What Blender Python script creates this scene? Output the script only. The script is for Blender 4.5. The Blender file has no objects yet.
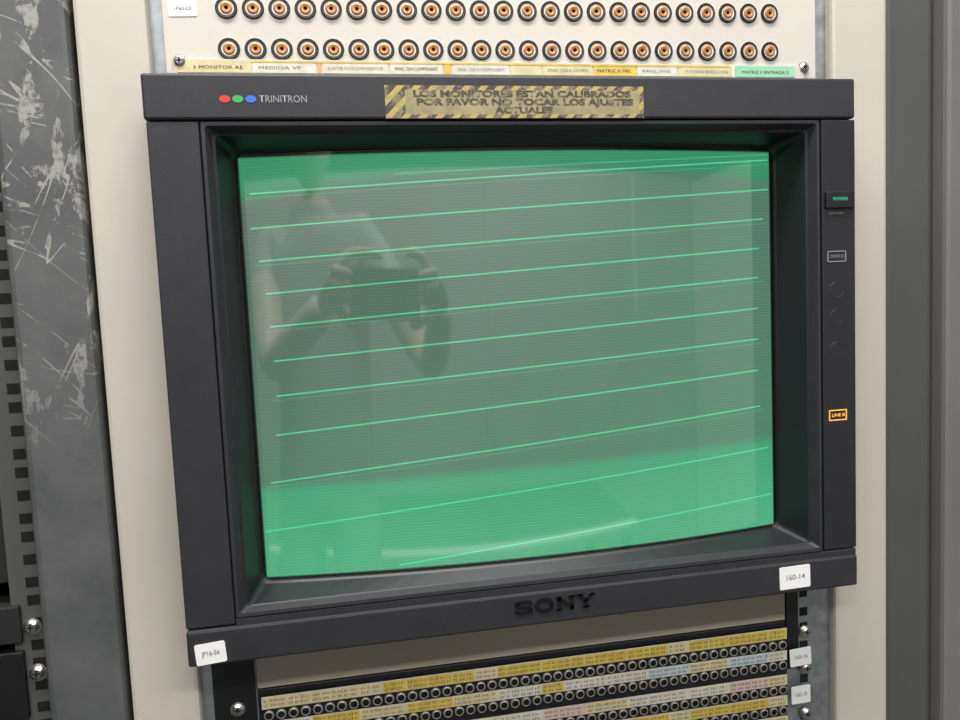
import bpy, bmesh, math, random
from mathutils import Vector, Matrix
random.seed(4)
S=0.001
sc=bpy.context.scene
sc.view_settings.view_transform='Standard'
sc.view_settings.look='None'
sc.view_settings.exposure=0
def lin(c):
    return tuple(((v/255)/12.92 if v/255<=0.04045 else ((v/255+0.055)/1.055)**2.4) for v in c)+(1,)
# ---------------------------------------------------------------- node helpers
class NT:
    def __init__(s,name):
        s.m=bpy.data.materials.new(name); s.m.use_nodes=True
        s.t=s.m.node_tree; s.b=s.t.nodes["Principled BSDF"]; s.out=s.t.nodes["Material Output"]
    def n(s,k): return s.t.nodes.new(k)
    def set(s,sock,v):
        if hasattr(v,'node'): s.t.links.new(v,sock)
        else: sock.default_value=v
    def math(s,op,a,b=0.0,c=0.0,clamp=False):
        n=s.n("ShaderNodeMath"); n.operation=op; n.use_clamp=clamp
        s.set(n.inputs[0],a)
        s.set(n.inputs[1],b)
        s.set(n.inputs[2],c)
        return n.outputs[0]
    def mix(s,f,a,b,mode='MIX'):
        n=s.n("ShaderNodeMix"); n.data_type='RGBA'; n.blend_type=mode
        s.set(n.inputs[0],f); s.set(n.inputs[6],a); s.set(n.inputs[7],b)
        return n.outputs[2]
    def ramp(s,f,stops,interp='LINEAR'):
        n=s.n("ShaderNodeValToRGB"); n.color_ramp.interpolation=interp
        e=n.color_ramp.elements
        e[0].position,e[0].color=stops[0][0],stops[0][1]
        e[1].position,e[1].color=stops[-1][0],stops[-1][1]
        for p,c in stops[1:-1]:
            x=e.new(p); x.color=c
        s.set(n.inputs[0],f); return n.outputs[0]
    def coord(s,scale=(1,1,1),loc=(0,0,0),rot=(0,0,0)):
        tc=s.n("ShaderNodeTexCoord"); mp=s.n("ShaderNodeMapping")
        mp.inputs['Scale'].default_value=scale; mp.inputs['Location'].default_value=loc; mp.inputs['Rotation'].default_value=rot
        s.t.links.new(tc.outputs['Object'],mp.inputs[0]); return mp.outputs[0]
    def noise(s,vec,scale,detail=3,rough=.5,dist=0):
        n=s.n("ShaderNodeTexNoise"); s.set(n.inputs['Vector'],vec)
        n.inputs['Scale'].default_value=scale; n.inputs['Detail'].default_value=detail
        n.inputs['Roughness'].default_value=rough; n.inputs['Distortion'].default_value=dist
        return n.outputs['Fac']
    def bump(s,h,strength=.2,dist=.001):
        n=s.n("ShaderNodeBump"); n.inputs['Strength'].default_value=strength; n.inputs['Distance'].default_value=dist
        s.set(n.inputs['Height'],h); s.t.links.new(n.outputs[0],s.b.inputs['Normal'])
def mat(name,col,rough=.5,metal=0,var=.06,scale=40,bump=0,bscale=600,spec=.5):
    q=NT(name); c=lin(col)
    v=q.coord(); f=q.noise(v,scale,4)
    d=tuple(x*(1-var) for x in c[:3])+(1,); u=tuple(min(1,x*(1+var)) for x in c[:3])+(1,)
    q.set(q.b.inputs['Base Color'],q.ramp(f,[(.3,d),(.7,u)]))
    q.b.inputs['Roughness'].default_value=rough; q.b.inputs['Metallic'].default_value=metal
    q.b.inputs['Specular IOR Level'].default_value=spec
    if bump: q.bump(q.noise(v,bscale,2),bump,.0005)
    return q.m
def emis(name,col,st=1):
    q=NT(name); q.b.inputs['Base Color'].default_value=lin(col)
    q.b.inputs['Emission Color'].default_value=lin(col); q.b.inputs['Emission Strength'].default_value=st
    return q.m
M={}
M['plastic']=mat('charcoal_plastic',(43,43,47),.5,0,.1,50,.3,1500,.4)
M['plastic_d']=mat('dark_bezel_plastic',(30,31,34),.42,0,.07,60,.15,1800,.4)
M['plastic_r']=mat('control_strip_plastic',(34,35,39),.45,0,.05,60,.1,1800,.4)
M['seam']=mat('seam_black',(8,8,9),.8)
M['logo']=mat('logo_dark',(13,13,15),.3)
M['black']=mat('black_plastic',(15,15,17),.45)
M['beige']=mat('beige_paint',(188,182,171),.55,0,.05,9,.12,900)
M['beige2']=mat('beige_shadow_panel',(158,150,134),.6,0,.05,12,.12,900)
M['ivory']=mat('ivory_panel_paint',(198,192,182),.5,0,.03,10,.08,900)
M['galv']=mat('galvanised_steel',(150,156,158),.42,.75,.25,90)
M['screw']=mat('screw_steel',(190,188,182),.3,1,.1,200)
M['steel_d']=mat('dark_recess',(22,22,23),.7)
M['gold']=mat('brass_contact',(170,120,76),.4,.4,.1,300)
M['ringw']=mat('insulator_white',(226,222,212),.5)
M['ringk']=mat('jack_black',(22,20,20),.5)
M['hole']=mat('hole_black',(5,5,5),.9)
M['sleeve']=mat('jack_sleeve_nickel',(160,157,148),.4,.5,.15,300)
M['white']=mat('sticker_paper',(232,232,230),.6,0,.02)
M['ink']=mat('ink_dark',(40,40,46),.7)
M['inkb']=mat('ink_faded',(84,77,60),.7,0,.3,300)
q=NT('ink_worn'); v=q.coord()
q.set(q.b.inputs['Base Color'],q.ramp(q.noise(v,140,6,.7),[(.50,lin((66,60,48))),(.64,lin((136,127,96)))])); q.b.inputs['Roughness'].default_value=.6; M['inkw']=q.m
M['inkgrey']=mat('ink_grey',(120,122,130),.7)
M['silk']=mat('silkscreen_grey',(140,142,146),.6)
M['yel']=mat('label_yellow',(200,174,78),.5,0,.14,150)
M['yelp']=mat('label_pale_yellow',(200,190,146),.5,0,.1,150)
M['cream']=mat('label_cream',(204,200,184),.5,0,.1,150)
M['grn']=mat('label_green',(140,196,162),.5,0,.06,200)
M['blu']=mat('label_blue',(178,190,194),.5,0,.08,150)
M['pnk']=mat('label_pink',(200,178,168),.5,0,.08,150)
M['org']=mat('label_orange',(216,160,90),.5,0,.05,200)
M['red_dot']=mat('dot_red',(214,54,50),.4); M['grn_dot']=mat('dot_green',(52,170,80),.4); M['blu_dot']=mat('dot_blue',(60,110,220),.4)
M['pow']=emis('power_lamp_green',(40,160,125),.4)
M['amber']=emis('amber_lamp',(235,170,70),.7)
M['floor']=mat('floor_vinyl',(96,98,100),.4,0,.08,6)
M['wall']=mat('wall_paint',(78,80,80),.8,0,.03,4)
M['ceil']=mat('ceiling_tile',(190,190,186),.9,0,.04,8)
M['desk']=mat('desk_laminate',(60,62,64),.6,0,.04,5)
M['edge']=mat('desk_edge_white',(250,250,248),.4,0,.02,5)
M['cab']=mat('reflector_cabinet_grey',(196,194,192),.5,0,.03,3)
M['skin']=mat('skin',(244,222,210),.45,0,.06,30)
M['shirt']=mat('grey_shirt',(198,199,200),.9,0,.06,60)
M['trouser']=mat('trousers',(196,198,202),.9,0,.06,60)
M['hair']=mat('hair',(30,22,18),.6,0,.2,200)
M['phone']=mat('phone_body',(120,122,126),.25)
M['shoe']=mat('shoe_leather',(28,26,25),.5)
M['lip']=mat('lips',(190,128,120),.5)
M['eyew']=mat('eye_white',(230,228,224),.3)
# scuffed grey paint: tape residue and long scratches
q=NT('scuffed_grey_paint'); v=q.coord()
base=q.ramp(q.noise(v,16,6,.65),[(.3,lin((68,70,71))),(.7,lin((94,96,96)))])
def contour(rot,sx_,sz_,scale,th,seed,mlo):
    m1=q.n("ShaderNodeTexCoord"); r1_=q.n("ShaderNodeMapping"); r1_.inputs['Rotation'].default_value=(0,rot,0); q.t.links.new(m1.outputs['Object'],r1_.inputs[0])
    r2_=q.n("ShaderNodeMapping"); r2_.inputs['Scale'].default_value=(sx_,1,sz_); r2_.inputs['Location'].default_value=(seed,seed,0); q.t.links.new(r1_.outputs[0],r2_.inputs[0])
    n=q.noise(r2_.outputs[0],scale,2,.5)
    l=q.math('LESS_THAN',q.math('ABSOLUTE',q.math('SUBTRACT',n,.5)),th)
    mk=q.ramp(q.noise(q.coord((1,1,1),(seed*3,0,0)),34,5,.65),[(mlo,(0,0,0,1)),(mlo+.06,(1,1,1,1))])
    return q.math('MULTIPLY',l,mk)
l1=contour(.75,2.2,.35,16,.0055,.31,.48); l2=contour(-.5,2.5,.3,14,.005,1.77,.50); l3=contour(1.25,2.0,.3,20,.006,2.9,.52)
pt=q.ramp(q.noise(q.coord((2.6,1,.8),(2.3,0,.4),(0,.8,0)),20,10,.6,.2),[(.545,(0,0,0,1)),(.56,(1,1,1,1))])
hole_=q.ramp(q.noise(q.coord((1,1,1),(.9,0,.4)),46,9,.72),[(.475,(0,0,0,1)),(.49,(1,1,1,1))])
fine=q.ramp(q.noise(v,220,4,.7),[(.40,(.45,.45,.45,1)),(.55,(1,1,1,1))])
pt=q.math('MULTIPLY',q.math('MULTIPLY',pt,fine),hole_)
sx=q.n("ShaderNodeSeparateXYZ"); q.t.links.new(v,sx.inputs[0])
hi=q.n("ShaderNodeMapRange"); q.t.links.new(sx.outputs['Z'],hi.inputs[0]); hi.inputs[1].default_value=-.25; hi.inputs[2].default_value=-.15
tot=q.math('MULTIPLY',q.math('MAXIMUM',q.math('MAXIMUM',q.math('MAXIMUM',l1,l2),l3),pt),hi.outputs[0])
tot=q.math('MULTIPLY',tot,.6)
q.set(q.b.inputs['Base Color'],q.mix(tot,base,lin((176,173,165))))
q.b.inputs['Roughness'].default_value=.5; M['scuff']=q.m
M['dgrey']=mat('dark_grey_paint',(74,75,75),.5,0,.08,10,.1,900)
M['mgrey']=mat('mid_grey_paint',(104,104,101),.5,0,.06,10,.1,900)
def hazard(x0,x1,z0,z1):
    q=NT('hazard_sticker_print'); v=q.coord(); sx=q.n("ShaderNodeSeparateXYZ"); q.t.links.new(v,sx.inputs[0])
    X=q.math('MULTIPLY',sx.outputs['X'],1000); Z=q.math('MULTIPLY',sx.outputs['Z'],1000)
    st=q.math('FRACT',q.math('DIVIDE',q.math('SUBTRACT',X,Z),11.0)); st=q.math('LESS_THAN',st,.55)
    e1=q.math('GREATER_THAN',Z,z1-2.8); e2=q.math('LESS_THAN',Z,z0+2.4)
    e3=q.math('LESS_THAN',X,x0+13); e4=q.math('GREATER_THAN',X,x1-3)
    ed=q.math('MAXIMUM',q.math('MAXIMUM',e1,e2),q.math('MAXIMUM',e3,e4))
    inner=q.ramp(q.noise(v,60,5,.65),[(.35,lin((132,124,94))),(.65,lin((164,154,110)))])
    haz=q.mix(st,lin((180,158,80)),lin((66,62,54)))
    wear=q.ramp(q.noise(v,160,5,.7),[(.46,(0,0,0,1)),(.58,(1,1,1,1))])
    haz=q.mix(q.math('MULTIPLY',wear,.7),haz,lin((150,140,104)))
    q.set(q.b.inputs['Base Color'],q.mix(ed,inner,haz)); q.b.inputs['Roughness'].default_value=.4
    return q.m
# ---------------------------------------------------------------- mesh helpers
class MB:
    def __init__(s,name): s.name=name; s.v=[]; s.f=[]; s.mi=[]; s.mats=[]; s.sm=[]
    def mid(s,m):
        if m not in s.mats: s.mats.append(m)
        return s.mats.index(m)
    def face(s,idx,m,smooth=False): s.f.append(idx); s.mi.append(s.mid(m)); s.sm.append(smooth)
    def box(s,x0,x1,y0,y1,z0,z1,m,b=0):
        if b<=0:
            i=len(s.v)
            s.v+=[(x,y,z) for z in (z0,z1) for y in (y0,y1) for x in (x0,x1)]
            for q in ((0,1,3,2),(4,6,7,5),(0,4,5,1),(2,3,7,6),(0,2,6,4),(1,5,7,3)): s.face([i+k for k in q],m)
            return
        bm=bmesh.new(); bmesh.ops.create_cube(bm,size=1)
        for w in bm.verts: w.co=Vector(((x0+x1)/2+w.co.x*(x1-x0),(y0+y1)/2+w.co.y*(y1-y0),(z0+z1)/2+w.co.z*(z1-z0)))
        bmesh.ops.bevel(bm,geom=bm.edges[:],offset=b,segments=2,profile=.5,affect='EDGES')
        i=len(s.v); bm.verts.index_update()
        s.v+=[tuple(w.co) for w in bm.verts]
        for f in bm.faces: s.face([i+w.index for w in f.verts],m)
        bm.free()
    def lathe(s,cx,cz,prof,seg=20,cap=True):
        rings=[]
        for r,y,m in prof:
            i=len(s.v); s.v+=[(cx+r*math.cos(2*math.pi*k/seg),y,cz+r*math.sin(2*math.pi*k/seg)) for k in range(seg)]; rings.append(i)
        for a in range(len(prof)-1):
            A,B=rings[a],rings[a+1]
            for k in range(seg):
                k2=(k+1)%seg; s.face([A+k,A+k2,B+k2,B+k],prof[a+1][2],False)
        if cap: s.face([rings[-1]+k for k in range(seg)],prof[-1][2])
    def loft(s,rings,m,closed=True,smooth=True):
        ids=[]
        for R in rings: ids.append(len(s.v)); s.v+=R
        n=len(rings[0])
        for a in range(len(rings)-1):
            mm=m[a] if isinstance(m,list) else m
            for k in range(n if closed else n-1):
                k2=(k+1)%n; s.face([ids[a]+k,ids[a+1]+k,ids[a+1]+k2,ids[a]+k2],mm,smooth)
        return ids
    def build(s,parent=None):
        me=bpy.data.meshes.new(s.name)
        me.from_pydata([(x*S,y*S,z*S) for x,y,z in s.v],[],s.f)
        for m in s.mats: me.materials.append(m)
        for p,mi,sm in zip(me.polygons,s.mi,s.sm): p.material_index=mi; p.use_smooth=sm
        me.update()
        ob=bpy.data.objects.new(s.name,me); bpy.context.collection.objects.link(ob)
        if parent: ob.parent=parent
        return ob
def empty(name):
    e=bpy.data.objects.new(name,None); bpy.context.collection.objects.link(e); e.empty_display_size=.05; return e
def bx(name,x0,x1,y0,y1,z0,z1,m,b=0,parent=None):
    q=MB(name); q.box(x0,x1,y0,y1,z0,z1,m,b); return q.build(parent)
def text(name,body,x,z,h,y,m,parent=None,align='LEFT',width=None,bold=0,depth=0.0,rot=0):
    cu=bpy.data.curves.new(name,'FONT'); cu.body=body; cu.size=h*S*1.4; cu.align_x=align; cu.align_y='CENTER'
    cu.offset=bold*S; cu.extrude=depth*S; cu.materials.append(m); cu.resolution_u=3
    tmp=bpy.data.objects.new(name,cu); bpy.context.collection.objects.link(tmp)
    bpy.context.view_layer.update()
    sx=1
    if width and tmp.dimensions.x>0: sx=width*S/tmp.dimensions.x
    me=bpy.data.meshes.new_from_object(tmp.evaluated_get(bpy.context.evaluated_depsgraph_get()))
    bpy.data.objects.remove(tmp)
    ob=bpy.data.objects.new(name,me); bpy.context.collection.objects.link(ob)
    R=Matrix.Rotation(math.radians(90),4,'X')
    me.transform(R@Matrix.Rotation(math.radians(rot),4,'Z')@Matrix.Diagonal((sx,1,1,1)))
    ob.location=(x*S,y*S,z*S)
    if parent: ob.parent=parent
    return ob
def rrect(x0,x1,z0,z1,r,yf,n=24):
    pts=[]
    def seg(a,b): 
        for k in range(n): t=k/n; pts.append((a[0]+(b[0]-a[0])*t,a[1]+(b[1]-a[1])*t))
    def arc(cx,cz,a0):
        for k in range(5):
            a=math.radians(a0+90*k/5); pts.append((cx+r*math.cos(a),cz+r*math.sin(a)))
    seg((x0+r,z0),(x1-r,z0)); arc(x1-r,z0+r,-90)
    seg((x1,z0+r),(x1,z1-r)); arc(x1-r,z1-r,0)
    seg((x1-r,z1),(x0+r,z1)); arc(x0+r,z1-r,90)
    seg((x0,z1-r),(x0,z0+r)); arc(x0+r,z0+r,180)
    return [(x,yf(x,z),z) for x,z in pts]
# ================================================================ CRT MONITOR
mon=empty('crt_monitor')
q=MB('front_frame')
P=M['plastic']
q.box(-2,482,0,40,-28,0,P,1.6)
q.box(-1,29.6,1.2,40,-350,-28.8,P,1.0)
q.box(455.5,482.5,.8,40,-345.6,-28.8,M['plastic_r'],1.0)
q.box(-1,482.5,-.4,40,-375,-351,P,1.8)
q.box(30.2,482,1.0,40,-351.5,-346.4,P,.5)
q.box(2,480,5,38,-33,-20,M['seam']); q.box(2,480,5,38,-356,-344.5,M['seam']); q.box(24,30.4,4,38,-350,-24,M['seam']); q.box(454,459,4,38,-350,-24,M['seam'])
q.build(mon)
gy=lambda x: 18+(x-242)**2/2300.0
q=MB('screen_surround')
D=M['plastic_d']
rings=[rrect(30.4,454.2,-346,-29,1.5,lambda x,z:9),
       rrect(30.4,454.2,-346,-29,1.5,lambda x,z:1.6),
       rrect(31.0,453.6,-345.4,-29.6,1.5,lambda x,z:.6),
       rrect(33,451.6,-343,-31.5,2,lambda x,z:.8),
       rrect(36.2,448.4,-341,-34.6,3,lambda x,z:6.5),
       rrect(38.0,446.6,-340.2,-36.2,3,lambda x,z:7.2),
       rrect(44.0,438.0,-335.6,-41.0,5,lambda x,z:gy(x)-4.0),
       rrect(45.4,436.6,-334.4,-42.4,6,lambda x,z:gy(x)-2.6),
       rrect(45.8,436.2,-334.0,-42.8,6,lambda x,z:gy(x)-.6)]
q.loft(rings,[D,P,P,P,D,D,M['black'],M['black']],smooth=False)
q.build(mon)
# tube face
q=NT('crt_picture_haze'); v=q.coord(); sx=q.n("ShaderNodeSeparateXYZ"); q.t.links.new(v,sx.inputs[0])
X=q.math('MULTIPLY',sx.outputs['X'],1000); Z=q.math('MULTIPLY',sx.outputs['Z'],1000)
def step(lo,hi,val):
    n=q.n("ShaderNodeMapRange"); n.interpolation_type='SMOOTHSTEP'; q.set(n.inputs[0],val); n.inputs[1].default_value=lo; n.inputs[2].default_value=hi; return n.outputs[0]
LN=[((54,-69),(433,-51),1),((53,-92),(433,-73),1),((57,-114),(428,-95),1),((60,-136),(424,-117),1),((61.5,-158.5),(423,-139),1),((62.5,-182),(422,-162.5),1),((62.5,-206),(422,-186),1),((60.5,-233),(422,-210),1),((55,-266),(423,-238),1),((49,-300),(430,-271),1),((139,-332),(433,-308),1),((150,-58),(433,-47),.4)]
bow=q.math('MULTIPLY',q.math('SUBTRACT',1.0,q.math('POWER',q.math('DIVIDE',q.math('SUBTRACT',X,242),190.0),2.0)),.018)
Zn=q.math('ADD',Z,q.math('MULTIPLY',q.math('ADD',Z,145),bow))
acc=None
def lineacc(acc,a,b,w,hw,dz=0):
    k=(b[1]-a[1])/(b[0]-a[0])
    d=q.math('ABSOLUTE',q.math('SUBTRACT',q.math('SUBTRACT',Zn,a[1]+dz),q.math('MULTIPLY',q.math('SUBTRACT',X,a[0]),k)))
    m=q.math('SUBTRACT',1.0,q.math('DIVIDE',d,hw),clamp=True)
    m=q.math('MULTIPLY',m,q.math('GREATER_THAN',X,a[0])); m=q.math('MULTIPLY',m,q.math('LESS_THAN',X,b[0]))
    m=q.math('MULTIPLY',m,w)
    return m if acc is None else q.math('MAXIMUM',acc,m)
for (a,b,w) in LN: acc=lineacc(acc,a,b,w,.74)
for (a,b,w) in LN[:10:2]: acc=lineacc(acc,(a[0]-3,a[1]),(b[0]+4,b[1]),.2,.6,-3.2)
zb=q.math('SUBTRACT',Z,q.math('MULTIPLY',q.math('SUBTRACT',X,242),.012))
zt=q.math('ADD',Z,q.math('MULTIPLY',q.math('POWER',q.math('SUBTRACT',X,262),2.0),.00034))  # arched upper edge of the reflected room haze, painted into the emission
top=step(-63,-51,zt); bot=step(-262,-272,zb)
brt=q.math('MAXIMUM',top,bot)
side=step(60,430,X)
mid=q.mix(side,lin((88,113,99)),lin((82,127,104)))  # picture green greyed by room-reflection haze painted into the emission
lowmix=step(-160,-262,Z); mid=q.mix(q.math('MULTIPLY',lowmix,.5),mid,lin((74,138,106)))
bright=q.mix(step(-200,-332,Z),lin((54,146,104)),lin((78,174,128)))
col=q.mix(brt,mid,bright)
col=q.mix(q.math('MULTIPLY',acc,.9),col,lin((90,240,165)))
wv=q.math('MULTIPLY_ADD',q.math('SINE',q.math('MULTIPLY',Z,2.9)),.075,.98)
ed=q.math('MULTIPLY',q.math('MULTIPLY',step(47.2,48.6,X),step(434.8,433.4,X)),q.math('MULTIPLY',step(-333,-331.6,Z),step(-44.6,-46,Z)))
nz=q.math('MULTIPLY_ADD',q.noise(v,9,3),.18,.91)
st=q.math('MULTIPLY',q.math('MULTIPLY',wv,ed),nz)
q.b.inputs['Base Color'].default_value=lin((22,26,25)); q.b.inputs['Roughness'].default_value=.045; q.b.inputs['IOR'].default_value=1.9
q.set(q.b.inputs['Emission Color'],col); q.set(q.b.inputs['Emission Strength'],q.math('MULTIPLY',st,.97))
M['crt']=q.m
q=MB('tube_face')
xs=[38+(446-38)*k/64 for k in range(65)]
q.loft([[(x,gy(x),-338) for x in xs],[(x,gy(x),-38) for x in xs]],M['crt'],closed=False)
q.loft([[(x,gy(x)+8,-338) for x in xs],[(x,gy(x)+8,-38) for x in xs]],M['black'],closed=False)
tube=q.build(mon)
q=MB('rear_cabinet'); q.box(36,450,46,420,-365,-10,M['plastic_d'],6); q.box(80,400,420,470,-330,-60,M['plastic_d'],10)
q.build(mon)
# maker's lettering (slab serif)
q=MB('maker_logo'); L=M['logo']; y0,y1=-1.4,0
def bar(xa,za,xb,zb,w):
    d=Vector((xb-xa,zb-za)); n=Vector((-d.y,d.x)).normalized()*w/2; i=len(q.v)
    for yy in (y0,y1):
        q.v+=[(xa+n.x,yy,za+n.y),(xb+n.x,yy,zb+n.y),(xb-n.x,yy,zb-n.y),(xa-n.x,yy,za-n.y)]
    q.face([i,i+1,i+2,i+3],L); q.face([i+7,i+6,i+5,i+4],L)
    for k in range(4): q.face([i+k,i+4+k,i+4+(k+1)%4,i+(k+1)%4],L)
zc=-361.0; hh=4.9
def path(pts,w):
    for a,b in zip(pts[:-1],pts[1:]): bar(a[0],a[1],b[0],b[1],w)
path([(228.2,zc+2.0),(226.6,zc+hh-1.2),(222.3,zc+hh-.9),(217.9,zc+hh-1.4),(216.4,zc+2.2),(218.0,zc+.7),(226.4,zc-.7),(228.2,zc-2.3),(226.6,zc-hh+1.3),(222.2,zc-hh+.9),(217.8,zc-hh+1.3),(216.2,zc-2.0)],2.1)
op=[(237.2+5.8*math.cos(a*math.pi/10),zc+(hh-.9)*math.sin(a*math.pi/10)) for a in range(21)]; path(op,2.5)
bar(247.8,zc-hh,247.8,zc+hh,2.3); bar(257.2,zc-hh,257.2,zc+hh,2.3); bar(247,zc+hh-.8,257.8,zc-hh+.8,3.0)
bar(245.2,zc+hh-.6,249.6,zc+hh-.6,1.3); bar(245.2,zc-hh+.6,250.4,zc-hh+.6,1.3); bar(254.6,zc+hh-.6,259.6,zc+hh-.6,1.3)
bar(262.2,zc+hh-.4,267.4,zc,2.8); bar(272.8,zc+hh-.4,267.4,zc,2.2); bar(267.4,zc+.4,267.4,zc-hh,2.8)
bar(260.2,zc+hh-.6,265.4,zc+hh-.6,1.3); bar(270.4,zc+hh-.6,274.6,zc+hh-.6,1.3); bar(264.6,zc-hh+.6,270.2,zc-hh+.6,1.3)
lg=q.build(mon)
q=MB('colour_dots')
for x,m in ((46.4,M['red_dot']),(54.2,M['grn_dot']),(62,M['blu_dot'])):
    i=len(q.v); q.v+=[(x+3.3*math.cos(a*math.pi/10),-.25,-15.6+2.2*math.sin(a*math.pi/10)) for a in range(20)]; q.face(list(range(i,i+20))[::-1],m)
q.build(mon)
text('series_text','TRINITRON',67,-15.8,4.4,-.3,M['silk'],mon,width=29,bold=.04)
q=MB('control_buttons')
q.box(457.5,480,-1.6,2,-92,-80,M['black'],.8)
for cz in (-151,-171,-195): q.lathe(467,cz,[(6.0,.8,M['plastic_r']),(5.8,.6,M['plastic_r']),(5.2,.75,M['plastic_r']),(1,.75,M['plastic_r'])],24)
def frame(x0,x1,z0,z1,w,y,m):
    q.box(x0,x1,y,y+.4,z1-w,z1,m); q.box(x0,x1,y,y+.4,z0,z0+w,m); q.box(x0,x0+w,y,y+.4,z0,z1,m); q.box(x1-w,x1,y,y+.4,z0,z1,m)
frame(459.5,474.5,-130.5,-122.5,.6,.4,M['silk']); frame(460,474.5,-247.5,-239.5,.7,.4,M['amber'])
q.build(mon)
text('power_text','POWER',462.5,-85.5,2.4,-1.8,M['pow'],mon,width=12,bold=.05)
text('remote_text','AUTO SHIFT',461,-95.5,1.5,.5,M['silk'],mon,width=12)
text('control_text','CONTROL',461,-126.5,2.2,.3,M['silk'],mon,width=12)
text('line_text','LINE B',462,-243.5,2.4,.3,M['amber'],mon,width=10.5,bold=.04)
lab=empty('warning_sticker')
q=MB('printed_film'); q.box(145,320.5,-.35,-.02,-27.6,-6.8,hazard(145,320.5,-27.6,-6.8)); q.build(lab)
for i,(t,zz,x,w) in enumerate((('LOS MONITORES ESTAN CALIBRADOS',-12.2,163,148),('POR FAVOR NO TOCAR LOS AJUSTES',-17.4,165,148),('ACTUALES',-22.6,217,40))):
    text('warning_text_%d'%(i+1),t,x,zz,4.0,-.5,M['inkw'],lab,width=w,bold=.26)
def sticker(x0,x1,z0,z1,y,txt,rot=0):
    e=empty('paper_label'); cx,cz=(x0+x1)/2,(z0+z1)/2
    q=MB('paper'); w,h=(x1-x0)/2,(z1-z0)/2
    pts=rrect(-w,w,-h,h,1.2,lambda x,z:0,2)
    a=math.radians(rot); R=lambda x,z:(cx+x*math.cos(a)-z*math.sin(a),cz+x*math.sin(a)+z*math.cos(a))
    i=len(q.v); n=len(pts)
    for yy in (y-.3,y): q.v+=[(R(px,pz)[0],yy,R(px,pz)[1]) for px,_,pz in pts]
    q.face([i+k for k in range(n)],M['white'])
    for k in range(n): q.face([i+k,i+(k+1)%n,i+n+(k+1)%n,i+n+k],M['white'])
    q.build(e); text('handwriting',txt,cx,cz,(z1-z0)*.24,y-.45,M['inkgrey'],e,align='CENTER',width=(x1-x0)*.6,rot=rot,bold=.04)
sticker(417.5,442.5,-371.2,-354,-.4,'160-14',1)
sticker(4,23,-373.5,-359.5,-.4,'JP16-56',4)
# ================================================================ TOP PATCH PANEL
pp=empty('coax_patch_panel')
q=MB('panel_plate'); q.box(5,481,44,47,12,101,M['ivory'],.6)
q.build(pp)
q=MB('coax_jacks')
K,W,G,H=M['ringk'],M['ringw'],M['gold'],M['hole']
for z,dz in ((28.5,3.5),(55,5),(81,5.5)):
    for i in range(24):
        x=46.0+i*17.22; zz=z+dz*i/23
        q.lathe(x,zz,[(7.4,44,W),(7.3,43.6,W),(6.7,43.4,K),(6.6,42.6,K),(5.0,42.8,K),(4.7,43.2,W),(4.1,43.2,W),(3.9,42.6,G),(3.0,42.2,G),(1.3,42.5,G),(1.1,44,G)],22)
q.build(pp)
q=MB('designation_strip')
segs=[(12,60,'yelp'),(60,103,'cream'),(103,106,'org'),(106,152,'cream'),(152,190,'cream'),(190,196,'yel'),(196,238,'cream'),(238,262,'yelp'),(262,300,'yelp'),(300,334,'yel'),(334,366,'cream'),(366,410,'yelp'),(410,412,'white'),(412,462,'grn')]
q.box(10,470,42.6,44,12,21.5,M['ivory'])
for a,b,m in segs: q.box(a+.4,b-.4,42.2,42.6,12.6,20.6,M[m])
q.box(60,408,42.05,42.2,19.4,20.7,M['yel'])
q.build(pp)
for i,(x,t,w) in enumerate(((22,'3 MONITOR AE',32),(64,'MEDIDA VF',28),(110,'AUDITOR DATA COMPONENTS RE',38),(156,'PANL 1234 COMPONENT',30),(200,'PANL 1234 X COMPONENT',34),(266,'PANL 1234 K COMPO',30),(303,'MATRIZ X PAL',26),(338,'PANL.VHS',22),(372,'P.VITERBI BANCO EN',34),(418,'MATRIZ V ENTRADA 3',38))):
    text('strip_text_%d'%(i+1),t,x,16,2.1,42.0,M['inkgrey'] if i%3 else M['ink'],pp,width=w)
sticker(9,27,49,59,43.9,'1P60-03',2)
# ================================================================ LOWER PATCH BAY
pb=empty('jack_patch_bay')
q=MB('bay_frame'); q.box(35,451.5,47,140,-560,-419,M['black'],.8)
for z in (-441.5,-461,-480,-499): q.box(36,451,44.5,47,z-9,z+9,M['black'],.4)
q.build(pb)
q=MB('bantam_jacks')
SL=M['sleeve']
rows=[-437.5,-454.5,-475.5,-493]
for z in rows:
    for i in range(48):
        x=41.5+i*8.62
        q.lathe(x,z,[(3.7,44.5,SL),(3.6,43.2,SL),(2.9,42.8,SL),(2.5,42.9,SL),(2.3,44.6,H)],12)
q.build(pb)
q=MB('label_strips')
strips=[(-432.2,-424,['yel','yel','yelp','yel']),(-450,-442.8,['cream','yelp','yelp','cream','blu','yel']),(-471,-463.4,['cream','pnk','cream','yelp','yelp']),(-488.5,-481,['cream','yel','yelp','pnk']),(-506,-498.5,['yel','yelp'])]
for z0,z1,pal in strips:
    q.box(37,450.5,43.6,44.5,z0-.4,z1+.4,M['cream'])
    x=37.5
    while x<449:
        w=random.choice((17.24,34.48,34.48)); w=min(w,450-x)
        m=M[random.choice(pal)]
        q.box(x,x+w-.6,43.3,43.6,z0,z1,m)
        xx=x+1.2
        while xx<x+w-3:
            ww=random.uniform(2.2,6)
            ww=min(ww,x+w-1.6-xx)
            for rz in ((z0+z1)/2+1.7,(z0+z1)/2-1.7):
                c=xx
                while c<xx+ww-.5:
                    cw=random.uniform(.5,.9); hgt=random.choice((.95,.95,.6))
                    q.box(c,c+cw*.6,43.2,43.3,rz-hgt,rz+hgt,M['inkb'] if random.random()<.7 else M['ink'])
                    if random.random()<.5: q.box(c,c+cw,43.2,43.3,rz+hgt-.4,rz+hgt,M['inkb'])
                    c+=cw+.5
            xx+=ww+1.3
        x+=w
q.build(pb)
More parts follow.
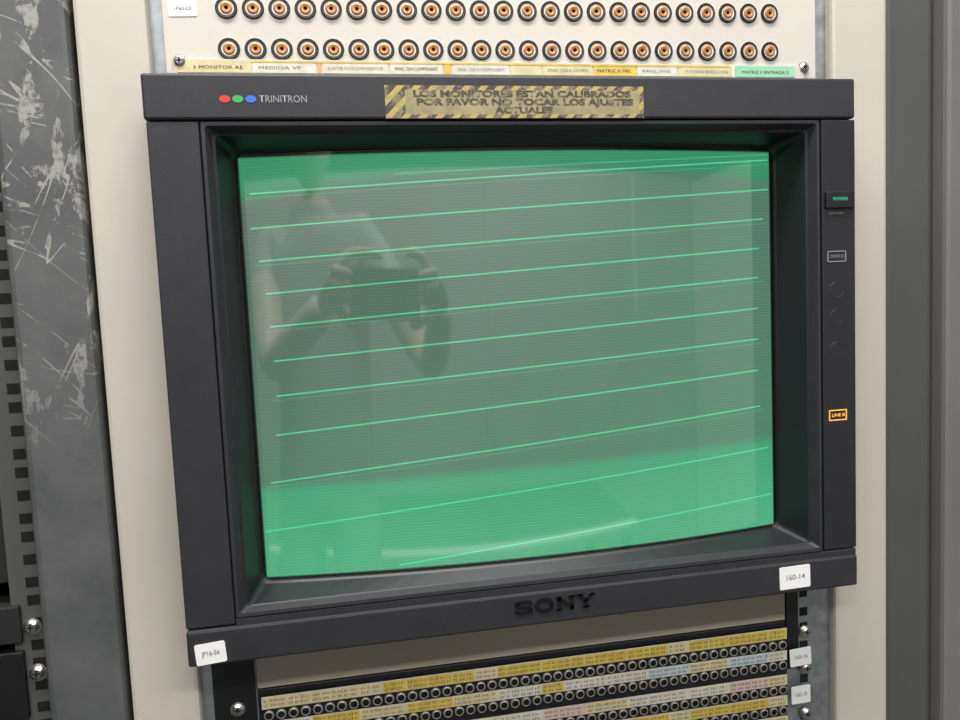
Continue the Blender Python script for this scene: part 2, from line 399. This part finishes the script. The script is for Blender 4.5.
bx('blank_filler_panel',34.5,451,46.5,48.5,-418,-376,M['beige2'],.5)
# ================================================================ EQUIPMENT RACK (beige)
rk=empty('equipment_rack')
q=MB('rack_frame')
B=M['beige']
ZT,ZB=650,-1570
q.box(-49,-4,41,120,ZB,ZT,B,3)
q.box(493,541,41,120,ZB,ZT,B,3)
q.box(-49,541,41,120,ZT,ZT+60,B,3)
q.box(-49,541,41,120,ZB-20,ZB+80,B,3)
q.box(-49,-44,120,640,ZB,ZT+60,B); q.box(536,541,120,640,ZB,ZT+60,B); q.box(-49,541,120,640,ZT+55,ZT+60,B); q.box(-49,541,636,640,ZB,ZT+60,M['dgrey'])
q.build(rk)
q=MB('mounting_rails')
def rail(x0,x1,y,hx,m,w=3.6):
    z=ZT-10
    q.box(x0,x1,y,y+2,ZB,ZT,m)
    k=0
    while z>-620:
        q.box(hx-w,hx+w,y-.15,y,z-3.6,z+3.6,M['hole']); k+=1
        z-=12.7 if k%3==0 else 15.875
rail(-5,34,49,14,M['galv']); rail(452,494,49,469,M['galv'])
q.box(4,33,46.5,49,-470,-378,M['black'],.5); q.box(452,463,46.5,49,-460,-378,M['black'],.5)
q.build(rk)
q=MB('rack_screws')
def screw(x,z,y,r):
    q.lathe(x,z,[(r*1.25,y,M['screw']),(r*1.25,y-.8,M['screw']),(r,y-.8,M['screw']),(r,y-r*.45,M['screw']),(r*.6,y-r*.75,M['screw'])],18)
    q.box(x-r*.5,x+r*.5,y-r*.78,y-r*.7,z-.5,z+.5,M['steel_d']); q.box(x-.5,x+.5,y-r*.78,y-r*.7,z-r*.5,z+r*.5,M['steel_d'])
for x,z in ((469,-430),(469,-461),(20,-431),(20,-466),(469,-500)): screw(x,z,47,4.2)
for x,z in ((14,20),(470,20),(14,92),(470,92)): screw(x,z,43.5,3.6)
q.build(rk)
sticker(452,471,-456,-441,42,'160-16',3); sticker(453,470,-488,-473,42,'160-18',1)
# ================================================================ neighbouring racks
lr=empty('equipment_rack')
q=MB('rack_frame')
q.box(-100,-52,38,110,ZB,ZT,M['scuff'],4)
q.box(-640,-52,38,110,ZT,ZT+60,M['dgrey'],3)
q.box(-640,-52,38,110,ZB-20,ZB+80,M['dgrey'],3)
q.box(-640,-592,38,110,ZB,ZT,M['dgrey'],4)
q.box(-60,-52,110,640,ZB,ZT+60,M['dgrey']); q.box(-640,-635,110,640,ZB,ZT+60,M['dgrey']); q.box(-640,-52,636,640,ZB,ZT+60,M['dgrey'])
q.build(lr)
q=MB('mounting_rails'); rail(-124,-99,54,-109.5,M['dgrey'],4)
q.build(lr)
q=MB('rack_screws'); screw(-112,-356,54,5); screw(-111,-389,54,5); q.build(lr)
q=MB('equipment_units')
q.box(-580,-118,50,400,-420,-372,M['black'],1); q.box(-580,-118,50,400,-366,-340,M['steel_d'],1)
q.box(-580,-120,56,400,-325,-150,M['steel_d'],1); q.box(-580,-118,50,400,-145,-30,M['beige2'],1); q.box(-580,-118,52,400,-20,200,M['dgrey'],1)
q.build(lr)
rr=empty('equipment_rack')
q=MB('rack_frame')
q.box(545,590,49,120,ZB,ZT,M['dgrey'],5)
q.box(592,640,38,120,ZB,ZT,M['mgrey'],4)
q.box(545,1140,60,640,ZT,ZT+60,M['dgrey'],3); q.box(640,1090,60,80,ZB,ZT,M['dgrey'],1); q.box(1090,1140,49,120,ZB,ZT,M['dgrey'],4)
q.box(545,550,120,640,ZB,ZT,M['dgrey']); q.box(545,1140,636,640,ZB,ZT,M['dgrey']); q.box(545,1140,38,120,ZB-20,ZB,M['dgrey'],2)
q.build(rr)
# ================================================================ ROOM
FL=-1590
bx('floor',-1500,2600,-2800,1000,FL-20,FL,M['floor'])
bx('ceiling',-1500,2600,-2800,1000,1200,1220,M['ceil'])
bx('wall_back',-1500,2600,1000,1020,FL,1200,M['wall'])
bx('wall_front',-1500,2600,-2820,-2800,FL,1200,M['wall'])
bx('wall_left',-1520,-1500,-2800,1000,FL,1200,M['wall'])
bx('wall_right',2600,2620,-2800,1000,FL,1200,M['wall'])
cb=empty('reflector_cabinet')  # unseen pale cabinets, added to reflect as grey haze in the tube
q=MB('carcass'); q.box(-1480,2560,-2780,-2420,FL,360,M['cab'],3); q.build(cb)
q=MB('doors')
for i in range(4):
    x=-1475+i*1008; q.box(x,x+1006,-2420,-2400,FL+80,352,M['cab'],1); q.box(x+960,x+972,-2425,-2400,-700,-560,M['dgrey'],2)
q.box(1690,1712,-2412,-2399,-250,352,M['edge'],1)  # bright strip added to reflect as a vertical streak in the glass
q.build(cb)
cb=empty('reflector_cabinet')  # second unseen row, added to carry the reflected haze to the screen's right
q=MB('carcass'); q.box(2300,2590,-2390,-400,FL,340,M['cab'],3); q.build(cb)
q=MB('doors')
for i in range(2):
    y=-2385+i*992; q.box(2284,2300,y,y+990,FL+80,332,M['cab'],1)
q.build(cb)
dk=empty('desk')  # unseen desk, added so its white front strip reflects as low streaks
DZ=-805
q=MB('desk_top'); q.box(-600,1060,-1900,-1350,DZ,DZ+25,M['desk'],2); q.box(-600,1060,-1350,-1300,DZ-3,DZ+28,M['edge'],2); q.build(dk)
q=MB('desk_legs')
for x in (-580,1010):
    for y in (-1880,-1400): q.box(x,x+40,y,y+40,FL,DZ,M['dgrey'],2)
q.build(dk)
def tube_light(x,y,w,power):
    e=empty('ceiling_light')
    q=MB('housing'); q.box(x-w/2,x+w/2,y-150,y+150,1165,1199,M['white'],3); q.build(e)
    l=bpy.data.lights.new('lamp','AREA'); l.shape='RECTANGLE'; l.size=w*S*.95; l.size_y=.26; l.energy=power; l.color=(1,.985,.965)
    o=bpy.data.objects.new('lamp',l); bpy.context.collection.objects.link(o); o.location=(x*S,y*S,1.16); o.parent=e
tube_light(100,-400,1400,41)
tube_light(900,-1750,1400,38)
tube_light(-700,-1750,1200,30)
w=bpy.data.worlds.new('w'); sc.world=w; w.use_nodes=True; w.node_tree.nodes['Background'].inputs[0].default_value=(.5,.5,.5,1); w.node_tree.nodes['Background'].inputs[1].default_value=.3
# ================================================================ CAMERA
r=Vector((.98241,-.18134,-.04456)).normalized(); bk=Vector((-.17732,-.98074,.08188)); bk=(bk-r*bk.dot(r)).normalized(); up=bk.cross(r)
cd=bpy.data.cameras.new('camera'); cd.lens=28.39; cd.sensor_width=36; cd.clip_start=.005
co=bpy.data.objects.new('camera',cd); bpy.context.collection.objects.link(co)
mx=Matrix((r,up,bk)).transposed().to_4x4(); mx.translation=Vector((.109,-.4993,-.145)); co.matrix_world=mx
sc.camera=co
# ================================================================ PHOTOGRAPHER + SMARTPHONE (seen reflected in the tube)
def loc(x,y,z): 
    return Vector((109,-499.3,-145))+r*x+up*y+bk*z
ph=empty('smartphone')
SH=-66
q=MB('phone_shell'); q.box(-35+SH,105+SH,-28,45,4,12,M['phone'],2.2)
q.v=[tuple(loc(*p)) for p in q.v]; q.build(ph)
q=MB('phone_lenses')
for lx,ly in ((0,0),(0,22)):
    i0=len(q.v); q.lathe(lx,0,[(9,0,M['phone']),(9,1,M['phone']),(7,1,M['black']),(6,0,M['black'])],20)
    q.v[i0:]=[(x,ly+z,4.1-y) for x,y,z in q.v[i0:]]
q.v=[tuple(loc(*p)) for p in q.v]; q.build(ph)
man=empty('photographer')
def skin(name,verts,edges,rad,sub=2,root=0):
    me=bpy.data.meshes.new(name); me.from_pydata([tuple(Vector(p)*S) for p in verts],edges,[])
    o=bpy.data.objects.new(name,me); bpy.context.collection.objects.link(o)
    m=o.modifiers.new('skin','SKIN'); m.use_smooth_shade=True
    for i,rr_ in enumerate(rad):
        sv=me.skin_vertices[0].data[i]; rr_=rr_ if isinstance(rr_,tuple) else (rr_,rr_); sv.radius=(rr_[0]*S,rr_[1]*S); sv.use_root=(i==root)
    s=o.modifiers.new('sub','SUBSURF'); s.levels=sub; s.render_levels=sub
    bpy.context.view_layer.update()
    m2=bpy.data.meshes.new_from_object(o.evaluated_get(bpy.context.evaluated_depsgraph_get()))
    bpy.data.objects.remove(o)
    o=bpy.data.objects.new(name,m2); bpy.context.collection.objects.link(o); o.parent=man
    for p in m2.polygons: p.use_smooth=True
    return o
DY=30
wl=tuple(loc(-88+SH,-45+DY,62)); wr=tuple(loc(158+SH,-45+DY,62))
BX=-185; UZ=25
V=[(-20+BX,-980,-470),(-20+BX,-975,-330),(-15+BX,-965,-150+UZ),(-10+BX,-955,-5+UZ),(-5+BX,-945,60+UZ),
   (-185+BX,-960,-45+UZ),(-285,-785,-255),wl,
   (150+BX,-960,-45+UZ),(165,-800,-260),wr,
   (-115+BX,-975,-550),(-118+BX,-950,-1040),(-122+BX,-985,-1520),(-124+BX,-860,-1562),
   (75+BX,-975,-550),(80+BX,-950,-1040),(86+BX,-985,-1520),(90+BX,-860,-1562)]
E=[(0,1),(1,2),(2,3),(3,4),(2,5),(5,6),(6,7),(2,8),(8,9),(9,10),(0,11),(11,12),(12,13),(13,14),(0,15),(15,16),(16,17),(17,18)]
Rr=[(150,105),(140,95),(165,105),(75,65),(55,55),62,44,29,62,44,29,88,60,42,30,88,60,42,30]
body=skin('body',V,E,Rr)
for m in ('shirt','skin','trouser','shoe'): body.data.materials.append(M[m])
for p in body.data.polygons:
    c=p.center
    if c.z<-1.5: p.material_index=3
    elif c.z<-.47: p.material_index=2
    elif c.z>.045: p.material_index=1
    elif c.y>-.86: p.material_index=1
def hand(name,mir):
    f=lambda x,y,z: tuple(loc(((70-x) if mir else x)+SH,y+DY,z))
    chains=[
      [(-88,-45,62),(-74,-30,42),(-60,-8,26),(-52,12,18)],
      [(-54,10,20),(-40,30,14),(-10,35,9),(14,33,7),(30,30,6)],
      [(-60,6,20),(-64,10,-4),(-48,8,-11),(-28,5,-4)],
      [(-62,-9,20),(-66,-9,-4),(-48,-11,-11),(-28,-12,-4)],
      [(-62,-24,24),(-63,-27,2),(-48,-28,-6),(-29,-29,-3)],
      [(-66,-26,38),(-52,-48,28),(-34,-62,18),(-14,-64,12)],
      [(-66,-26,38),(-60,-10,24),(-62,-22,26)]]
    rad=[[27,(30,20),(30,17),(22,14)],[11,9.5,8.5,8,6.5],[11,9.5,8.5,7],[11,9.3,8.2,6.8],[10,8.2,7.2,6],[14,11.5,10,7.5],[18,18,14]]
    if mir:
        # index reaches less far across, clear of the lens
        chains[1]=[(-54,10,20),(-44,30,16),(-22,37,12),(-6,36,10)]; rad[1]=[11,9.5,8.5,6.5]
    for k,(c,rd) in enumerate(zip(chains,rad)):
        o=skin('%s_%s'%(name,('palm','index_finger','middle_finger','ring_finger','little_finger','thumb','palm_heel')[k]),[f(*p) for p in c],[(i,i+1) for i in range(len(c)-1)],rd)
        o.data.materials.append(M['skin'])
hand('left_hand',False); hand('right_hand',True)
def ell(name,c,rad,m,cut=None,seg=32):
    bm=bmesh.new(); bmesh.ops.create_uvsphere(bm,u_segments=seg,v_segments=seg//2,radius=1)
    c=(c[0]+BX,c[1]-15,c[2]+90+UZ)
    for vv in bm.verts:
        x,y,z=vv.co
        if cut: x,y,z=cut(x,y,z)
        vv.co=Vector((c[0]+x*rad[0],c[1]+y*rad[1],c[2]+z*rad[2]))*S
    me=bpy.data.meshes.new(name); bm.to_mesh(me); bm.free(); me.materials.append(m)
    for p in me.polygons: p.use_smooth=True
    o=bpy.data.objects.new(name,me); bpy.context.collection.objects.link(o); o.parent=man; return o
hc=(0,-925,75)
ell('head',hc,(76,98,116),M['skin'],lambda x,y,z:(x*(1-.28*max(0,-z)),y*(1-.12*max(0,-z))+.06*max(0,-z),z))
ell('hair_cap',(0,-938,98),(83,98,104),M['hair'],lambda x,y,z:(x,y*(1 if y<0 else .82),z if z>-.35 else -.35+(z+.35)*.4))
ell('nose',(0,-826,66),(12,16,24),M['skin'],None,16)
for s_ in (-1,1):
    k=1 if s_<0 else 2
    ell('eye_%d'%k,(s_*31,-842,84),(14,9,8),M['eyew'],None,16)
    ell('iris_%d'%k,(s_*31,-835,84),(6,4,6),M['hair'],None,12)
    ell('eyebrow_%d'%k,(s_*31,-836,102),(17,6,4),M['hair'],None,12)
    ell('ear_%d'%k,(s_*76,-930,76),(9,20,32),M['skin'],None,16)
ell('mouth',(0,-838,26),(24,8,7),M['lip'],None,16)
